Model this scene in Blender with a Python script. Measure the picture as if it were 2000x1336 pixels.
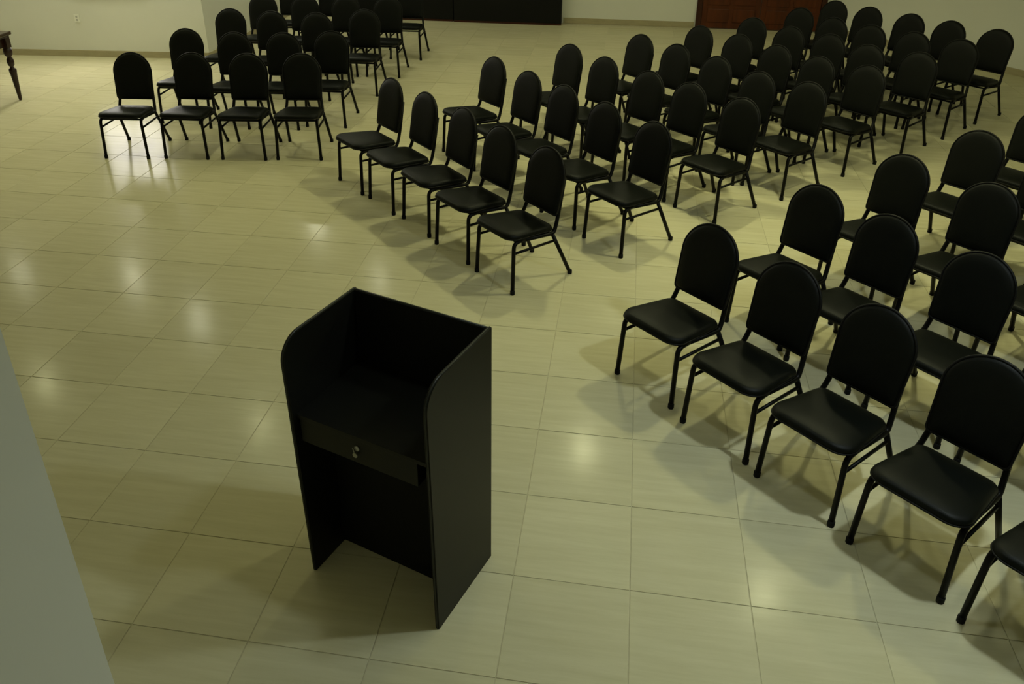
import bpy, bmesh, math, random
from mathutils import Vector, Matrix

for o in list(bpy.data.objects):
    bpy.data.objects.remove(o, do_unlink=True)
scene = bpy.context.scene
C = scene.collection
PI = math.pi
R = math.radians

# ---------------------------------------------------------------- camera
CAM = Vector((2.312, -4.572, 2.900))
YAW, PITCH, ROLL = -0.16190, 0.48869, 0.0005
FPX, PPX, PPY = 1640.9, 1000 - 45.15, 668 - 149.39
_fw = Vector((math.sin(YAW) * math.cos(PITCH), math.cos(YAW) * math.cos(PITCH), -math.sin(PITCH)))
_rt = Vector((math.cos(YAW), -math.sin(YAW), 0))
_up = _rt.cross(_fw)
_r2 = math.cos(ROLL) * _rt + math.sin(ROLL) * _up
_u2 = -math.sin(ROLL) * _rt + math.cos(ROLL) * _up
cd = bpy.data.cameras.new('camera')
cam = bpy.data.objects.new('camera', cd)
C.objects.link(cam)
M = Matrix.Identity(4)
for i in range(3):
    M[i][0], M[i][1], M[i][2], M[i][3] = _r2[i], _u2[i], -_fw[i], CAM[i]
cam.matrix_world = M
cd.sensor_fit = 'HORIZONTAL'
cd.sensor_width = 36.0
cd.lens = FPX / 2000 * 36.0
cd.shift_x = (1000 - PPX) / 2000
cd.shift_y = (PPY - 668) / 2000
cd.clip_start = 0.05
scene.camera = cam


def project(p):
    d = Vector(p) - CAM
    z = d.dot(_fw)
    return PPX + FPX * d.dot(_r2) / z, PPY - FPX * d.dot(_u2) / z, z


# ---------------------------------------------------------------- world, exposure
w = bpy.data.worlds.new('world')
scene.world = w
w.use_nodes = True
w.node_tree.nodes['Background'].inputs[0].default_value = (0.05, 0.05, 0.045, 1)
w.node_tree.nodes['Background'].inputs[1].default_value = 0.3
scene.view_settings.view_transform = 'Standard'
scene.view_settings.look = 'None'
scene.view_settings.exposure = 0.15
scene.view_settings.gamma = 1.0
scene.view_settings.use_curve_mapping = False

CEIL = 3.2
# ceiling lamps: x, y, strength, colour
WARM = (1.0, 1.0, 0.56)
SOFT = (1.0, 1.0, 0.74)
COOL = (0.86, 1.0, 1.0)
LAMPS = [
    (3.88, 0.99, 340, WARM), (5.58, 0.99, 100, WARM),
    (2.18, 2.67, 360, WARM), (3.88, 2.67, 110, WARM), (5.58, 2.67, 35, WARM),
    (-1.47, 2.50, 150, WARM), (-4.38, 2.83, 135, WARM), (0.48, 4.35, 65, WARM),
    (-3.20, 4.50, 160, SOFT), (3.88, 4.35, 90, WARM),
    (-6.47, 5.30, 110, SOFT), (-4.72, 5.45, 170, SOFT), (-1.07, 5.98, 115, SOFT),
    (2.40, 6.05, 60, WARM), (4.70, 7.20, 85, WARM), (-2.68, 7.80, 220, SOFT), (0.75, 7.80, 45, SOFT), (2.60, 7.80, 50, SOFT),
    (4.00, -1.75, 360, COOL), (2.55, -1.95, 90, COOL), (6.00, -2.40, 90, COOL),  # the middle one is an added fill, brightening the floor near the viewer
]


# ---------------------------------------------------------------- materials
def mat(name, col, rough=0.5, var=0.0, scale=8.0, bump=0.0, spec=0.5, metallic=0.0, stretch=(1, 1, 1), bscale=None, rvar=0.0):
    m = bpy.data.materials.new(name)
    m.use_nodes = True
    nt = m.node_tree
    b = nt.nodes['Principled BSDF']
    b.inputs['Base Color'].default_value = (*col, 1)
    b.inputs['Roughness'].default_value = rough
    b.inputs['Metallic'].default_value = metallic
    b.inputs['Specular IOR Level'].default_value = spec
    tc = nt.nodes.new('ShaderNodeTexCoord')
    mp = nt.nodes.new('ShaderNodeMapping')
    mp.inputs['Scale'].default_value = stretch
    nt.links.new(tc.outputs['Object'], mp.inputs['Vector'])
    if var > 0:
        n = nt.nodes.new('ShaderNodeTexNoise')
        n.inputs['Scale'].default_value = scale
        n.inputs['Detail'].default_value = 4
        nt.links.new(mp.outputs[0], n.inputs['Vector'])
        r = nt.nodes.new('ShaderNodeValToRGB')
        r.color_ramp.elements[0].position = 0.3
        r.color_ramp.elements[1].position = 0.7
        r.color_ramp.elements[0].color = (*[c * (1 - var) for c in col], 1)
        r.color_ramp.elements[1].color = (*[min(1, c * (1 + var)) for c in col], 1)
        nt.links.new(n.outputs['Fac'], r.inputs['Fac'])
        nt.links.new(r.outputs['Color'], b.inputs['Base Color'])
    if bump > 0:
        n2 = nt.nodes.new('ShaderNodeTexNoise')
        n2.inputs['Scale'].default_value = bscale or scale * 6
        n2.inputs['Detail'].default_value = 3
        nt.links.new(mp.outputs[0], n2.inputs['Vector'])
        bp = nt.nodes.new('ShaderNodeBump')
        bp.inputs['Strength'].default_value = bump
        bp.inputs['Distance'].default_value = 0.002
        nt.links.new(n2.outputs['Fac'], bp.inputs['Height'])
        nt.links.new(bp.outputs['Normal'], b.inputs['Normal'])
    return m


def tile_material():
    m = bpy.data.materials.new('polished_tile')
    m.use_nodes = True
    nt = m.node_tree
    L = nt.links.new
    b = nt.nodes['Principled BSDF']
    g = nt.nodes.new('ShaderNodeNewGeometry')
    # one tint per tile
    sn = nt.nodes.new('ShaderNodeVectorMath'); sn.operation = 'SNAP'
    sn.inputs[1].default_value = (0.5, 0.5, 50)
    L(g.outputs['Position'], sn.inputs[0])
    wn = nt.nodes.new('ShaderNodeTexWhiteNoise'); wn.noise_dimensions = '3D'
    L(sn.outputs[0], wn.inputs['Vector'])
    # veins along x
    mp = nt.nodes.new('ShaderNodeMapping')
    mp.inputs['Scale'].default_value = (2.5, 26, 1)
    L(g.outputs['Position'], mp.inputs['Vector'])
    ad = nt.nodes.new('ShaderNodeVectorMath'); ad.operation = 'ADD'
    sc = nt.nodes.new('ShaderNodeVectorMath'); sc.operation = 'SCALE'
    sc.inputs['Scale'].default_value = 30
    L(wn.outputs['Color'], sc.inputs[0])
    L(mp.outputs[0], ad.inputs[0]); L(sc.outputs[0], ad.inputs[1])
    n = nt.nodes.new('ShaderNodeTexNoise')
    n.inputs['Scale'].default_value = 1.0
    n.inputs['Detail'].default_value = 6
    n.inputs['Roughness'].default_value = 0.6
    L(ad.outputs[0], n.inputs['Vector'])
    r = nt.nodes.new('ShaderNodeValToRGB')
    r.color_ramp.elements[0].position = 0.25
    r.color_ramp.elements[1].position = 0.75
    r.color_ramp.elements[0].color = (0.50, 0.465, 0.29, 1)
    r.color_ramp.elements[1].color = (0.59, 0.555, 0.365, 1)
    L(n.outputs['Fac'], r.inputs['Fac'])
    hs = nt.nodes.new('ShaderNodeHueSaturation')
    mr = nt.nodes.new('ShaderNodeMapRange')
    mr.inputs['To Min'].default_value = 0.965
    mr.inputs['To Max'].default_value = 1.035
    L(wn.outputs['Value'], mr.inputs['Value'])
    L(mr.outputs[0], hs.inputs['Value'])
    L(r.outputs['Color'], hs.inputs['Color'])
    L(hs.outputs[0], b.inputs['Base Color'])
    b.inputs['Roughness'].default_value = 0.2
    b.inputs['Specular IOR Level'].default_value = 0.036
    n3 = nt.nodes.new('ShaderNodeTexNoise')
    n3.inputs['Scale'].default_value = 5
    L(g.outputs['Position'], n3.inputs['Vector'])
    mr2 = nt.nodes.new('ShaderNodeMapRange')
    mr2.inputs['To Min'].default_value = 0.15
    mr2.inputs['To Max'].default_value = 0.185
    L(n3.outputs['Fac'], mr2.inputs['Value'])
    L(mr2.outputs[0], b.inputs['Roughness'])
    return m


def emit_mat(name, col, s):
    m = bpy.data.materials.new(name)
    m.use_nodes = True
    nt = m.node_tree
    b = nt.nodes['Principled BSDF']
    b.inputs['Base Color'].default_value = (0.8, 0.8, 0.75, 1)
    b.inputs['Emission Color'].default_value = (*col, 1)
    b.inputs['Emission Strength'].default_value = s
    return m


MT = {
    'tile': tile_material(),
    'grout': mat('grout', (0.47, 0.43, 0.275), 0.8, 0.08, 30),
    'wall': mat('painted_wall', (0.74, 0.74, 0.66), 0.75, 0.02, 1.5, 0.15, bscale=60),
    'ceil': mat('ceiling_paint', (0.78, 0.78, 0.72), 0.8, 0.02, 2),
    'skirt': mat('skirting_tile', (0.40, 0.35, 0.21), 0.35, 0.06, 9, stretch=(1, 1, 4)),  # floor tile tone, with the shade of a vertical face put into the colour
    'vinyl': mat('black_vinyl', (0.0036, 0.0044, 0.0030), 0.45, 0.12, 14, 0.25, bscale=420, spec=0.12),
    'backvinyl': mat('black_back_vinyl', (0.0032, 0.0038, 0.0025), 0.5, 0.12, 14, 0.25, bscale=420, spec=0.14),
    'piping': mat('black_piping', (0.003, 0.003, 0.0025), 0.55, 0.1, 30, spec=0.2),
    'tube': mat('black_paint_tube', (0.0025, 0.0025, 0.0020), 0.42, 0.1, 20, spec=0.14),
    'rubber': mat('black_rubber', (0.004, 0.004, 0.004), 0.7, 0.1, 40, spec=0.2),
    'laminate': mat('black_laminate', (0.0050, 0.0050, 0.0029), 0.45, 0.15, 5, 0.1, bscale=200, spec=0.25),
    'laminate_dark': mat('black_matt_board', (0.004, 0.004, 0.003), 0.6, 0.15, 5, spec=0.15),
    'edge': mat('black_edge_band', (0.012, 0.014, 0.010), 0.35, 0.1, 10, spec=0.4),  # lighter than the laminate: the edge highlight is put into the colour
    'chrome': mat('chrome', (0.30, 0.30, 0.27), 0.35, 0.05, 20, metallic=1.0),
    'wood': mat('red_brown_door_wood', (0.085, 0.020, 0.004), 0.42, 0.30, 2.2, 0.1, stretch=(7, 7, 0.8), spec=0.3),
    'wood_frame': mat('dark_door_frame_wood', (0.045, 0.011, 0.003), 0.45, 0.25, 2.2, stretch=(7, 7, 0.8), spec=0.3),
    'table': mat('dark_mahogany', (0.020, 0.006, 0.003), 0.3, 0.25, 3, stretch=(1, 5, 5), spec=0.4),
    'tabletop': mat('mahogany_top', (0.040, 0.022, 0.010), 0.28, 0.2, 3, stretch=(1, 6, 1), spec=0.5),
    'black': mat('matt_black_board', (0.0040, 0.0040, 0.0030), 0.6, 0.2, 3, spec=0.2),
    'plastic': mat('white_plastic', (0.82, 0.82, 0.74), 0.4, 0.02, 10),
    'ring': mat('lamp_ring', (0.7, 0.7, 0.66), 0.35, 0.02, 10),
    'dark': mat('grey_outlet_insert', (0.45, 0.45, 0.40), 0.7, 0.05, 30),
}


# ---------------------------------------------------------------- mesh helpers
def tag(o, label=None, cat=None, group=None, kind=None):
    if label: o['label'] = label
    if cat: o['category'] = cat
    if group: o['group'] = group
    if kind: o['kind'] = kind
    return o


def empty(name, loc=(0, 0, 0), rz=0.0):
    o = bpy.data.objects.new(name, None)
    o.empty_display_size = 0.1
    o.location = loc
    o.rotation_euler = (0, 0, rz)
    C.objects.link(o)
    return o


def obj(name, bm, m, parent=None, smooth=False):
    bmesh.ops.recalc_face_normals(bm, faces=bm.faces)
    me = bpy.data.meshes.new(name)
    bm.to_mesh(me)
    bm.free()
    me.materials.append(MT[m] if isinstance(m, str) else m)
    if smooth:
        for p in me.polygons:
            p.use_smooth = True
    o = bpy.data.objects.new(name, me)
    C.objects.link(o)
    if parent:
        o.parent = parent
    return o


def box(bm, x0, x1, y0, y1, z0, z1, bev=0.0):
    vs = [bm.verts.new((x, y, z)) for x in (x0, x1) for y in (y0, y1) for z in (z0, z1)]
    fs = [(0, 1, 3, 2), (4, 6, 7, 5), (0, 4, 5, 1), (2, 3, 7, 6), (0, 2, 6, 4), (1, 5, 7, 3)]
    faces = [bm.faces.new([vs[i] for i in f]) for f in fs]
    if bev > 0:
        es = list({e for f in faces for e in f.edges})
        bmesh.ops.bevel(bm, geom=es, offset=bev, segments=2, profile=0.6, affect='EDGES')
    return bm


def bbox(*a, bev=0.0):
    return box(bmesh.new(), *a, bev=bev)


def tube(bm, pts, r, n=10, cap=True):
    pts = [Vector(p) for p in pts]
    rs = r if isinstance(r, (list, tuple)) else [r] * len(pts)
    prev = None
    rings = []
    for i, p in enumerate(pts):
        a = pts[max(i - 1, 0)]
        b = pts[min(i + 1, len(pts) - 1)]
        t = (b - a).normalized()
        if prev is None:
            u = t.orthogonal().normalized()
        else:
            u = (prev - prev.dot(t) * t).normalized()
        prev = u
        v = t.cross(u)
        rings.append([bm.verts.new(p + rs[i] * (math.cos(2 * PI * k / n) * u + math.sin(2 * PI * k / n) * v)) for k in range(n)])
    for a, b in zip(rings, rings[1:]):
        for k in range(n):
            bm.faces.new((a[k], a[(k + 1) % n], b[(k + 1) % n], b[k]))
    if cap:
        bm.faces.new(rings[0][::-1])
        bm.faces.new(rings[-1])
    return bm


def bend(pts, rad=0.04, seg=5):
    """round the inner corners of a polyline"""
    P = [Vector(p) for p in pts]
    out = [P[0]]
    for a, b, c in zip(P, P[1:], P[2:]):
        d1 = (a - b); d2 = (c - b)
        k = min(rad, d1.length * 0.45, d2.length * 0.45)
        s = b + d1.normalized() * k
        e = b + d2.normalized() * k
        for i in range(seg + 1):
            t = i / seg
            out.append((1 - t) ** 2 * s + 2 * t * (1 - t) * b + t * t * e)
    out.append(P[-1])
    return out


def lathe(bm, prof, n=16, origin=(0, 0, 0), axis=None):
    o = Vector(origin)
    rings = []
    for r, z in prof:
        rings.append([bm.verts.new(o + Vector((r * math.cos(2 * PI * k / n), r * math.sin(2 * PI * k / n), z))) for k in range(n)])
    for a, b in zip(rings, rings[1:]):
        for k in range(n):
            bm.faces.new((a[k], a[(k + 1) % n], b[(k + 1) % n], b[k]))
    bm.faces.new(rings[0][::-1])
    bm.faces.new(rings[-1])
    return bm


def prism(poly, d0, d1, axis='x', bev=0.0):
    """extrude a 2-D polygon along an axis"""
    bm = bmesh.new()
    def v(a, b, d):
        return {'x': (d, a, b), 'y': (a, d, b), 'z': (a, b, d)}[axis]
    lo = [bm.verts.new(v(a, b, d0)) for a, b in poly]
    hi = [bm.verts.new(v(a, b, d1)) for a, b in poly]
    n = len(poly)
    f0 = bm.faces.new(lo[::-1]); f1 = bm.faces.new(hi)
    for i in range(n):
        bm.faces.new((lo[i], lo[(i + 1) % n], hi[(i + 1) % n], hi[i]))
    if bev > 0:
        es = [e for e in set(f0.edges) | set(f1.edges)]
        bmesh.ops.bevel(bm, geom=es, offset=bev, segments=2, affect='EDGES')
    return bm


def wall_bm(p0, p1, thick, z0, z1, side=1):
    """a wall slab whose room face runs p0->p1; the thickness lies on `side`"""
    a = Vector((*p0, 0)); b = Vector((*p1, 0))
    t = (b - a).normalized()
    n = Vector((-t.y, t.x, 0)) * side * thick
    return prism([(a.x, a.y), (b.x, b.y), (b.x + n.x, b.y + n.y), (a.x + n.x, a.y + n.y)], z0, z1, 'z')


# ---------------------------------------------------------------- the room
X0, X1, Y0, Y1 = -7.8, 10.0, -7.4, 9.45
floor = tag(obj('floor', bbox(X0, X1, Y0, Y1, -0.12, -0.0025), 'grout'), 'polished beige stone tile floor with fine joints', None, None, 'structure')

# tiles: one mesh shared by the single tiles, the far ones joined
T = 0.5
GAP = 0.0022
def tile_faces(bm, cx, cy):
    h = T / 2 - GAP
    box(bm, cx - h, cx + h, cy - h, cy + h, -0.009, 0.0, 0.0012)

bm = bmesh.new(); tile_faces(bm, 0, 0)
first = obj('tile', bm, 'tile', floor)
tile_mesh = first.data
cells = []
for ix in range(int(X0 / T) - 1, int(X1 / T) + 1):
    for iy in range(int(Y0 / T) - 1, int(Y1 / T) + 1):
        cx, cy = (ix + 0.5) * T, (iy + 0.5) * T
        if cx - T / 2 < X0 or cx + T / 2 > X1 or cy - T / 2 < Y0 or cy + T / 2 > Y1:
            continue
        x, y, z = project((cx, cy, 0))
        vis = z > 0.3 and -60 < x < 2060 and -20 < y < 1420
        cells.append((0 if vis else 1, z if z > 0 else 99, cx, cy))
cells.sort()
nvis = sum(1 for c in cells if c[0] == 0)
singles = cells[:min(298, nvis)]
rest = cells[len(singles):]
for k, (_, _, cx, cy) in enumerate(singles):
    o = first if k == 0 else first.copy()
    if k:
        C.objects.link(o)
        o.parent = floor
    o.location = (cx, cy, 0)
bm = bmesh.new()
h = T / 2 - GAP
for _, _, cx, cy in rest:
    vb = [bm.verts.new((cx + sx * h, cy + sy * h, -0.009)) for sx, sy in ((-1, -1), (1, -1), (1, 1), (-1, 1))]
    vt = [bm.verts.new((cx + sx * h, cy + sy * h, 0)) for sx, sy in ((-1, -1), (1, -1), (1, 1), (-1, 1))]
    bm.faces.new(vt)
    for i in range(4):
        bm.faces.new((vb[i], vb[(i + 1) % 4], vt[(i + 1) % 4], vt[i]))
tag(obj('tile_field', bm, 'tile', floor), kind='stuff')

# walls
LA, LB = (-7.7, 5.77), (-3.30, 6.13)
BA, BB = (-3.30, 9.22), (5.36, 9.22)
RA, RB = (5.36, 9.22), (9.55, 4.36)
struct = [
    ('wall_left', LA, LB, 0.2, 1), ('wall_side', LB, BA, 0.2, 1), ('wall_back', BA, BB, 0.22, 1),
    ('wall_right', RA, RB, 0.2, 1), ('wall_far_right', RB, (9.55, -7.3), 0.2, 1),
    ('wall_front', (9.55, -7.3), (1.60, -7.3), 0.2, 1), ('wall_far_left', (-7.7, -4.0), (-7.7, 5.77), 0.2, 1),
]
wall_labels = {'wall_left': 'pale wall at the left behind the table', 'wall_side': 'pale return wall behind the left chairs',
               'wall_back': 'pale back wall with black panels and wooden double door', 'wall_right': 'pale angled wall right of the wooden door',
               'wall_far_right': 'pale wall at the far right', 'wall_front': 'pale wall behind the viewer', 'wall_far_left': 'pale wall at far left'}
def offset_line(a, b, d):
    t = (Vector(b) - Vector(a)).normalized()
    n = Vector((t.y, -t.x)) * d
    return (a[0] + n.x, a[1] + n.y), (b[0] + n.x, b[1] + n.y)
for nm, a, b, th, sd in struct:
    tag(obj(nm, wall_bm(a, b, th, -0.02, CEIL + 0.02, sd), 'wall'), wall_labels[nm], None, None, 'structure')
# near wall end, its corner rises close to the viewer
NW = (1.697, -3.917)
bm = prism([(-7.9, NW[1]), (NW[0], NW[1]), (NW[0], -7.5), (-7.9, -7.5)], -0.02, CEIL + 0.02, 'z')
es = [e for e in bm.edges if all(abs(v.co.x - NW[0]) < 1e-4 and abs(v.co.y - NW[1]) < 1e-4 for v in e.verts)]
bmesh.ops.bevel(bm, geom=es, offset=0.012, segments=3, affect='EDGES')
tag(obj('wall_near', bm, 'wall'), 'pale wall corner close to the viewer at lower left', None, None, 'structure')
bm = bbox(X0 - 0.1, X1, Y0 - 0.1, Y1 + 0.1, CEIL, CEIL + 0.12)
tag(obj('ceiling', bm, 'ceil'), 'plain pale ceiling with round lamps', None, None, 'structure')
# skirting
def skirting(nm, a, b):
    tag(obj(nm, wall_bm(a, b, 0.014, 0.0, 0.085, -1), 'skirt'), 'low beige tile skirting along the wall', None, None, 'structure')
skirting('baseboard_left', LA, LB)
skirting('baseboard_side', LB, BA)
skirting('baseboard_back', (1.27, 9.22), (3.32, 9.22))
skirting('baseboard_right', RA, RB)

# ---------------------------------------------------------------- wooden double door
D0, D1, DY = 3.34, 5.26, 9.22
door = tag(empty('door_1', ((D0 + D1) / 2, DY, 0)), 'dark red-brown wooden double door with panels in back wall', None, None, 'structure')
cx = (D0 + D1) / 2
hw = (D1 - D0) / 2
for s in (-1, 1):
    obj('jamb', bbox(*sorted((s * hw, s * (hw - 0.08))), -0.05, -0.001, 0, 2.2, bev=0.004), 'wood_frame', door)
obj('lintel', bbox(-hw, hw, -0.05, -0.001, 2.2, 2.29, bev=0.004), 'wood_frame', door)
lw = hw - 0.085
for s in (-1, 1):
    x0, x1 = sorted((s * 0.003, s * lw))
    leaf = obj('door_leaf', bbox(x0, x1, -0.034, -0.002, 0.008, 2.195, bev=0.003), 'wood', door)
    n = 2
    pw = (lw - 0.1) / n
    for k in range(n):
        a = x0 + 0.05 + k * pw + 0.03
        for z0, z1 in ((0.10, 0.30), (0.36, 0.98), (1.10, 2.08)):
            obj('panel', bbox(a, a + pw - 0.06, -0.044, -0.034, z0, z1, bev=0.008), 'wood', leaf)
    bm = tube(bmesh.new(), bend([(s * 0.07, -0.034, 1.12), (s * 0.07, -0.085, 1.12), (s * 0.07, -0.085, 0.92), (s * 0.07, -0.034, 0.92)], 0.02), 0.009)
    obj('handle', bm, 'chrome', leaf, True)

# ---------------------------------------------------------------- black panels by the back wall
def backdrop(x0, x1, y, label):
    p = tag(empty('black_panel', ((x0 + x1) / 2, y + 0.05, 0)), label, 'panel', 'black panels along the back wall')
    hx = (x1 - x0) / 2
    obj('board', bbox(-hx, hx, -0.05, -0.02, 0.03, 1.85, bev=0.003), 'black', p)
    obj('base_rail', bbox(-hx, hx, -0.045, 0.09, 0.0, 0.03, bev=0.002), 'wood_frame', p)
    for s in (-1, 1):
        obj('post', bbox(*sorted((s * hx, s * (hx - 0.05))), -0.02, 0.09, 0.03, 1.85, bev=0.002), 'black', p)
    obj('top_rail', bbox(-hx + 0.05, hx - 0.05, -0.02, 0.09, 1.80, 1.85, bev=0.002), 'black', p)
backdrop(-0.48, 1.25, 9.0, 'wide matt black panel on back wall left of wooden door')
backdrop(-2.55, -0.50, 9.03, 'matt black panel behind the left chairs, set slightly back')

# ---------------------------------------------------------------- wall socket
tl = (Vector(LB) - Vector(LA)).normalized()
sx = -5.06
sy = LA[1] + (sx - LA[0]) * tl.y / tl.x
so = tag(empty('wall_socket', (sx, sy, 0.515), math.atan2(tl.y, tl.x)), 'small white wall socket low on the left wall', 'socket')
obj('cover_plate', bbox(-0.037, 0.037, -0.011, -0.001, -0.055, 0.055, bev=0.004), 'plastic', so)
for z in (-0.02, 0.02):
    obj('outlet', lathe(bmesh.new(), [(0.014, 0), (0.014, 0.002)], 12), 'dark', so).matrix_local = Matrix.Translation((0, -0.0112, z)) @ Matrix.Rotation(R(90), 4, 'X')

# ---------------------------------------------------------------- frosted window in the left wall
wx = -4.58
wy = LA[1] + (wx - LA[0]) * tl.y / tl.x
win = tag(empty('window_1', (wx, wy, 0), math.atan2(tl.y, tl.x)), 'bright frosted window high in the left wall', None, None, 'structure')
WZ0, WZ1, WH = 0.90, 2.15, 0.44
for s in (-1, 1):
    obj('jamb', bbox(*sorted((s * WH, s * (WH + 0.05))), -0.035, -0.001, WZ0 - 0.05, WZ1 + 0.05, bev=0.003), 'plastic', win)
for z in (WZ0 - 0.05, WZ1):
    obj('rail', bbox(-WH, WH, -0.035, -0.001, z, z + 0.05, bev=0.003), 'plastic', win)
obj('mullion', bbox(-0.015, 0.015, -0.03, -0.001, WZ0, WZ1, bev=0.003), 'plastic', win)
pane_mat = emit_mat('frosted_daylight_pane', (1.0, 0.95, 0.88), 9.0)
for s in (-1, 1):
    obj('pane', bbox(*sorted((s * 0.016, s * (WH - 0.001))), -0.012, -0.006, WZ0 + 0.001, WZ1 - 0.001), pane_mat, win)

# ---------------------------------------------------------------- ceiling lamps
emats = {}
for (x, y, s, col) in LAMPS:
    key = (s, col)
    if key not in emats:
        emats[key] = emit_mat('lamp_glow', col, s)
    l = tag(empty('ceiling_lamp', (x, y, CEIL)), 'round white recessed ceiling lamp with lit lens', 'lamp', 'round ceiling lamps')
    bm = bmesh.new()
    n = 24
    rings = [[bm.verts.new((r * math.cos(2 * PI * k / n), r * math.sin(2 * PI * k / n), z)) for k in range(n)] for r, z in ((0.125, -0.001), (0.125, -0.008), (0.10, -0.014), (0.092, -0.010), (0.092, -0.001))]
    for a, b in zip(rings, rings[1:]):
        for k in range(n):
            bm.faces.new((a[k], a[(k + 1) % n], b[(k + 1) % n], b[k]))
    obj('trim_ring', bm, 'ring', l, True)
    obj('lens', lathe(bmesh.new(), [(0.091, -0.0015), (0.091, -0.0095)], 24), emats[key], l)

# ---------------------------------------------------------------- chairs
def smooth_outline(n_side=6, inset=0.0, w_top=0.185, w_bot=0.177, z0=0.0, z1=0.434, rc=0.022):
    """backrest outline in (x, s): flat foot, round head"""
    a = []
    wt, wb = w_top - inset, w_bot - inset
    s0, s1 = z0 + inset, z1 - inset
    r = rc
    for i in range(4):
        t = -PI / 2 + (PI / 2) * i / 3
        a.append((wb - r + r * math.cos(t), s0 + r + r * math.sin(t)))
    hs = s1 - wt * 0.98
    for i in range(1, n_side):
        t = i / n_side
        a.append((wb + (wt - wb) * t, s0 + r + (hs - s0 - r) * t))
    m = 12
    for i in range(m + 1):
        t = (PI / 2) * i / m
        a.append((wt * math.cos(t), hs + wt * 0.98 * math.sin(t)))
    left = [(-x, s) for x, s in reversed(a[:-1])]
    return a + left


TILT = math.atan2(0.277 - 0.194, 0.902 - 0.466)
def back_pt(x, s, d):
    """back panel coordinates -> chair: s up the panel, d out to the rear; slight curve across"""
    y = 0.196 + s * math.sin(TILT) + d * math.cos(TILT)
    z = 0.473 + s * math.cos(TILT) - d * math.sin(TILT)
    y += -0.22 * x * x + 0.004
    return (x, y, z)


def loft(bm, loops, cap0=True, cap1=True):
    rings = [[bm.verts.new(p) for p in l] for l in loops]
    n = len(rings[0])
    for a, b in zip(rings, rings[1:]):
        for k in range(n):
            bm.faces.new((a[k], a[(k + 1) % n], b[(k + 1) % n], b[k]))
    for cap, ring in ((cap0, rings[0]), (cap1, rings[-1])):
        if cap:
            c = bm.verts.new(sum((v.co for v in ring), Vector()) / n)
            for k in range(n):
                bm.faces.new((c, ring[k], ring[(k + 1) % n]))
    return bm


def seat_outline(inset):
    y0, y1 = -0.238 + inset, 0.178 - inset
    wf, wr = 0.212 - inset, 0.186 - inset
    pts = []
    def arc(cx, cy, r, a0, a1, m):
        for i in range(m + 1):
            t = a0 + (a1 - a0) * i / m
            pts.append((cx + r * math.cos(t), cy + r * math.sin(t)))
    rf, rr = 0.075, 0.05
    arc(wf - rf, y0 + rf, rf, -PI / 2, 0, 6)
    arc(wr - rr, y1 - rr, rr, 0, PI / 2, 5)
    arc(-(wr - rr), y1 - rr, rr, PI / 2, PI, 5)
    arc(-(wf - rf), y0 + rf, rf, PI, 1.5 * PI, 6)
    # slightly bowed front edge
    return [(x, y - 0.012 * max(0, 1 - (x / wf) ** 2) * (1 if y < 0 else 0.3)) for x, y in pts]


def seat_z(y):
    return 0.430 - 0.098 * y


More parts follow.
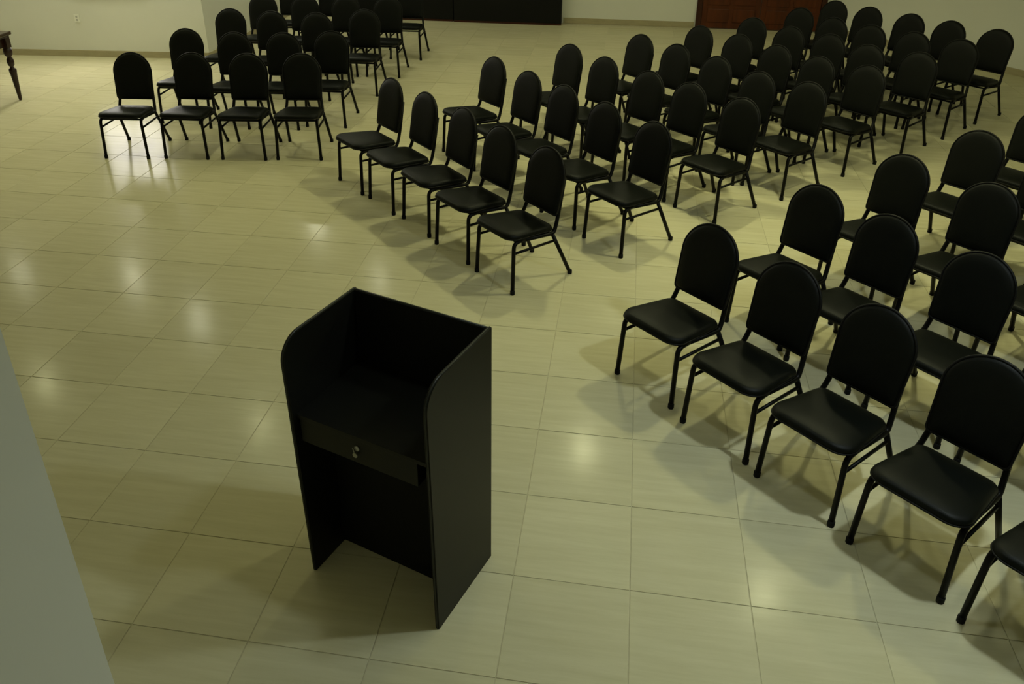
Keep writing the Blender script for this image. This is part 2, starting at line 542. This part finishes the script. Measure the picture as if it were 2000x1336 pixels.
def make_chair():
    ch = empty('banquet_chair')
    # seat
    loops = []
    for inset, dz in ((0.014, -0.050), (0.003, -0.046), (0.0, -0.034), (0.001, -0.020), (0.008, -0.008), (0.022, -0.001), (0.06, 0.006), (0.11, 0.009)):
        loops.append([(x, y, seat_z(y) + dz) for x, y in seat_outline(inset)])
    seat = obj('seat', loft(bmesh.new(), loops), 'vinyl', ch, True)
    seam = [Vector((x, y, seat_z(y) - 0.036)) for x, y in seat_outline(-0.001)]
    bm = bmesh.new()
    tube(bm, seam + [seam[0]], 0.0035, 5, False)
    obj('seam', bm, 'piping', seat, True)
    # backrest: cushion in front, board behind
    loops = []
    for inset, d in ((0.05, 0.020), (0.006, 0.018), (0.0, 0.012), (0.0, -0.004), (0.006, -0.014), (0.018, -0.020), (0.05, -0.025), (0.10, -0.027)):
        loops.append([back_pt(x, s, d) for x, s in smooth_outline(inset=inset)])
    back = obj('backrest', loft(bmesh.new(), loops), 'backvinyl', ch, True)
    ring = [Vector(back_pt(x, s, -0.006)) for x, s in smooth_outline(inset=-0.002)]
    bm = bmesh.new()
    tube(bm, ring + [ring[0]], 0.0065, 6, False)
    obj('piping', bm, 'piping', back, True)
    r = 0.0142
    for s in (-1, 1):
        # front leg running into the side rail
        bm = tube(bmesh.new(), bend([(s * 0.208, -0.212, 0.012), (s * 0.196, -0.196, 0.383), (s * 0.190, -0.10, 0.383)], 0.045), r)
        leg = obj('leg', bm, 'tube', ch, True)
        obj('foot_cap', lathe(bmesh.new(), [(0.016, 0), (0.0172, 0.004), (0.0172, 0.028), (0.0146, 0.032)], 10, (s * 0.208, -0.212, 0)), 'rubber', leg, True)
        # side rail bending up into the back upright
        u0, u1 = back_pt(s * 0.165, 0.02, 0.024), back_pt(s * 0.160, 0.27, 0.024)
        bm = tube(bmesh.new(), bend([(s * 0.190, -0.12, 0.383), (s * 0.184, 0.165, 0.352), (s * 0.176, 0.192, 0.40), u0, u1], 0.03), r)
        obj('upright', bm, 'tube', ch, True)
        # rear leg
        bm = tube(bmesh.new(), [(s * 0.190, 0.150, 0.352), (s * 0.214, 0.309, 0.012)], r)
        leg = obj('leg', bm, 'tube', ch, True)
        obj('foot_cap', lathe(bmesh.new(), [(0.016, 0), (0.0172, 0.004), (0.0172, 0.028), (0.0146, 0.032)], 10, (s * 0.214, 0.309, 0)), 'rubber', leg, True)
        # stretcher under the seat
        bm = tube(bmesh.new(), [(s * 0.1985, -0.200, 0.305), (s * 0.1935, 0.175, 0.298)], 0.0095, 8)
        obj('stretcher', bm, 'tube', ch, True)
    for y, z in ((-0.15, 0.372), (0.11, 0.352)):
        bm = tube(bmesh.new(), [(-0.19, y, z), (0.19, y, z)], 0.009, 8)
        obj('crossbar', bm, 'tube', ch, True)
    return ch


def copy_tree(o, parent=None):
    c = o.copy()
    C.objects.link(c)
    c.parent = parent
    for k in o.children:
        copy_tree(k, c)
    return c


ORD = ['first', 'second', 'third', 'fourth', 'fifth', 'sixth', 'seventh', 'eighth']
# each row: (x, y, heading in degrees) from left to right as seen, front row first
MIDDLE = [
    [(0.132, 2.226, -44.2), (0.518, 1.863, -46.0), (0.908, 1.500, -47.0), (1.275, 1.105, -43.8), (1.659, 0.713, -43.9)],
    [(0.902, 3.108, -45.2), (1.288, 2.653, -45.2), (1.640, 2.263, -45.2), (2.010, 1.823, -45.2), (2.390, 1.391, -45.2)],
    [(1.582, 3.730, -42.8), (1.951, 3.272, -42.8), (2.365, 2.826, -42.8), (2.716, 2.506, -42.8), (3.111, 2.118, -42.8)],
    [(2.282, 4.286, -44.0), (2.642, 3.910, -44.0), (3.004, 3.470, -44.0), (3.336, 2.977, -44.0), (3.721, 2.698, -44.0)],
    [(2.924, 4.815, -43.5), (3.301, 4.453, -43.5), (3.632, 4.028, -43.5), (3.963, 3.627, -43.5), (4.352, 3.355, -43.5)],
    [(3.558, 5.338, -39.2), (3.904, 4.920, -39.2), (4.264, 4.610, -39.2), (4.552, 4.186, -39.2), (4.976, 3.945, -39.2)],
    [(4.182, 6.007, -39.8), (4.460, 5.494, -39.8), (4.792, 5.154, -39.8), (5.165, 4.860, -39.8), (5.550, 4.582, -39.8)],
    [(4.663, 6.563, -44.7), (4.992, 6.220, -44.7), (5.373, 5.873, -44.7), (5.710, 5.537, -44.7), (6.070, 5.157, -44.7)],
]
NEAR = [
    [(2.699, -0.397, -43.1), (3.064, -0.800, -43.7), (3.412, -1.176, -43.9), (3.775, -1.551, -42.6), (4.135, -1.925, -43.0)],
    [(3.386, 0.301, -44.5), (3.706, -0.097, -44.5), (4.066, -0.516, -44.5), (4.430, -0.910, -44.5)],
    [(4.058, 0.954, -44.5), (4.455, 0.511, -44.5), (4.820, 0.110, -44.5)],
    [(4.732, 1.564, -44.5), (5.100, 1.160, -44.5)],
    [(5.410, 2.200, -44.5)],
]
LEFT = [
    [(-2.392, 2.632, 6.2), (-1.814, 2.717, 4.8), (-1.263, 2.778, 6.7), (-0.743, 2.862, 8.2)],
    [(-2.376, 3.698, 5.0), (-1.786, 3.621, 5.0), (-1.263, 3.683, 5.0), (-0.790, 3.834, 3.4)],
    [(-2.371, 4.792, 4.0), (-1.826, 4.730, 4.0), (-1.273, 4.732, 4.0), (-0.780, 5.006, 3.4)],
    [(-2.370, 5.760, 3.0), (-1.800, 5.760, 3.0), (-1.260, 5.790, 3.0), (-0.723, 5.832, 2.3)],
    [(-2.330, 6.680, 2.0), (-1.760, 6.690, 2.0), (-1.210, 6.710, 2.0), (-0.657, 6.739, 2.0)],
]
proto = make_chair()
used = False
for rows, block, grp in ((MIDDLE, 'middle block', 'chairs of the middle block'), (NEAR, 'right-hand block near the lectern', 'chairs of the right-hand block'), (LEFT, 'far left block', 'chairs of the far left block')):
    for i, row in enumerate(rows):
        for j, (x, y, a) in enumerate(row):
            o = copy_tree(proto) if used else proto
            used = True
            o.location = (x, y, 0)
            o.rotation_euler = (0, 0, R(a))
            pos = 'leftmost' if j == 0 else ('rightmost' if (j == len(row) - 1 and rows is not NEAR) else ORD[j] + ' from left')
            rw = 'front' if i == 0 else ('last' if i == len(rows) - 1 else ORD[i])
            tag(o, f'black round-backed chair, {pos} in {rw} row of the {block}', 'chair', grp)

# ---------------------------------------------------------------- lectern
LW, LH, LD = 0.648, 1.20, 0.44
lec = tag(empty('lectern', (1.742, -2.322, 0), R(-19.4)), 'tall black lectern with open back, shelf and drawer', 'lectern')
tk = 0.018
# side panel outline in (depth, height), front edge faces the speaker
side = [(LD, 0.0), (LD, LH)]
rc = 0.105
for i in range(11):
    t = PI / 2 + (PI / 2) * i / 10
    side.append((-0.022 + rc + rc * math.cos(t), LH - rc + rc * math.sin(t)))
side += [(0.0, 0.0)]
for x0 in (-LW, -tk):
    sp = obj('side_panel', prism(side, x0, x0 + tk, 'x', 0.0012), 'laminate', lec)
    bm = bmesh.new()
    tube(bm, [(x0 + tk / 2, a - 0.0 , b) for a, b in side[1:]], 0.0035, 6)
    obj('edge_band', bm, 'edge', sp, True)
bp = obj('front_panel', bbox(-LW + tk, -tk, LD - 0.02, LD - 0.002, 0.0, LH, bev=0.0012), 'laminate_dark', lec)
bm = tube(bmesh.new(), [(-LW + tk, LD - 0.011, LH), (-tk, LD - 0.011, LH)], 0.0035, 6)
obj('edge_band', bm, 'edge', bp, True)
obj('shelf', bbox(-LW + tk, -tk, 0.004, LD - 0.02, 0.835, 0.853, bev=0.0012), 'laminate', lec)
obj('inner_panel', bbox(-LW + tk, -tk, 0.20, 0.215, 0.075, 0.835, bev=0.001), 'laminate_dark', lec)
obj('base_rail', bbox(-LW + tk, -tk, 0.205, 0.223, 0.0, 0.075, bev=0.001), 'laminate_dark', lec)
dr = obj('drawer', bbox(-LW + tk + 0.012, -tk - 0.055, 0.008, 0.19, 0.722, 0.833, bev=0.002), 'laminate', lec)
bm = lathe(bmesh.new(), [(0.013, 0), (0.013, 0.004), (0.010, 0.007), (0.006, 0.009)], 14)
lk = obj('lock', bm, 'chrome', dr, True)
lk.matrix_local = Matrix.Translation((-0.345, 0.0085, 0.795)) @ Matrix.Rotation(R(90), 4, 'X')
bm = bmesh.new()
lathe(bm, [(0.011, -0.0012), (0.011, 0.0012)], 12, (0, 0, 0.0))
box(bm, -0.002, 0.002, 0.010, 0.034, -0.001, 0.001)
ky = obj('key', bm, 'chrome', dr)
ky.matrix_local = Matrix.Translation((-0.348, -0.0045, 0.768)) @ Matrix.Rotation(R(90), 4, 'X') @ Matrix.Rotation(R(14), 4, 'Z')

# ---------------------------------------------------------------- carved table at the left edge
tb = tag(empty('carved_table', (-5.35, 3.60, 0), R(2)), 'dark carved wooden table with turned leg at the left edge', 'table')
TX, TY = 0.80, 0.42
tt = obj('tabletop', bbox(-TX, TX, -TY, TY, 0.745, 0.785, bev=0.010), 'tabletop', tb)
obj('moulding', bbox(-TX + 0.02, TX - 0.02, -TY + 0.02, TY - 0.02, 0.725, 0.745, bev=0.006), 'table', tb)
for s in (-1, 1):
    obj('apron', bbox(-TX + 0.09, TX - 0.09, *sorted((s * (TY - 0.055), s * (TY - 0.075))), 0.62, 0.725, bev=0.003), 'table', tb)
    obj('apron', bbox(*sorted((s * (TX - 0.055), s * (TX - 0.075))), -TY + 0.09, TY - 0.09, 0.62, 0.725, bev=0.003), 'table', tb)
prof = [(0.013, 0.0), (0.017, 0.012), (0.020, 0.03), (0.036, 0.30), (0.042, 0.345), (0.040, 0.365), (0.022, 0.380), (0.020, 0.395), (0.034, 0.410), (0.040, 0.45),
        (0.034, 0.485), (0.022, 0.50), (0.030, 0.512), (0.044, 0.53), (0.050, 0.565), (0.044, 0.60), (0.030, 0.612)]
for sx in (-1, 1):
    for sy in (-1, 1):
        lx, ly = sx * (TX - 0.06), sy * (TY - 0.06)
        leg = obj('leg', lathe(bmesh.new(), prof, 18, (lx, ly, 0)), 'table', tb, True)
        obj('leg_block', bbox(lx - 0.038, lx + 0.038, ly - 0.038, ly + 0.038, 0.608, 0.725, bev=0.004), 'table', leg)
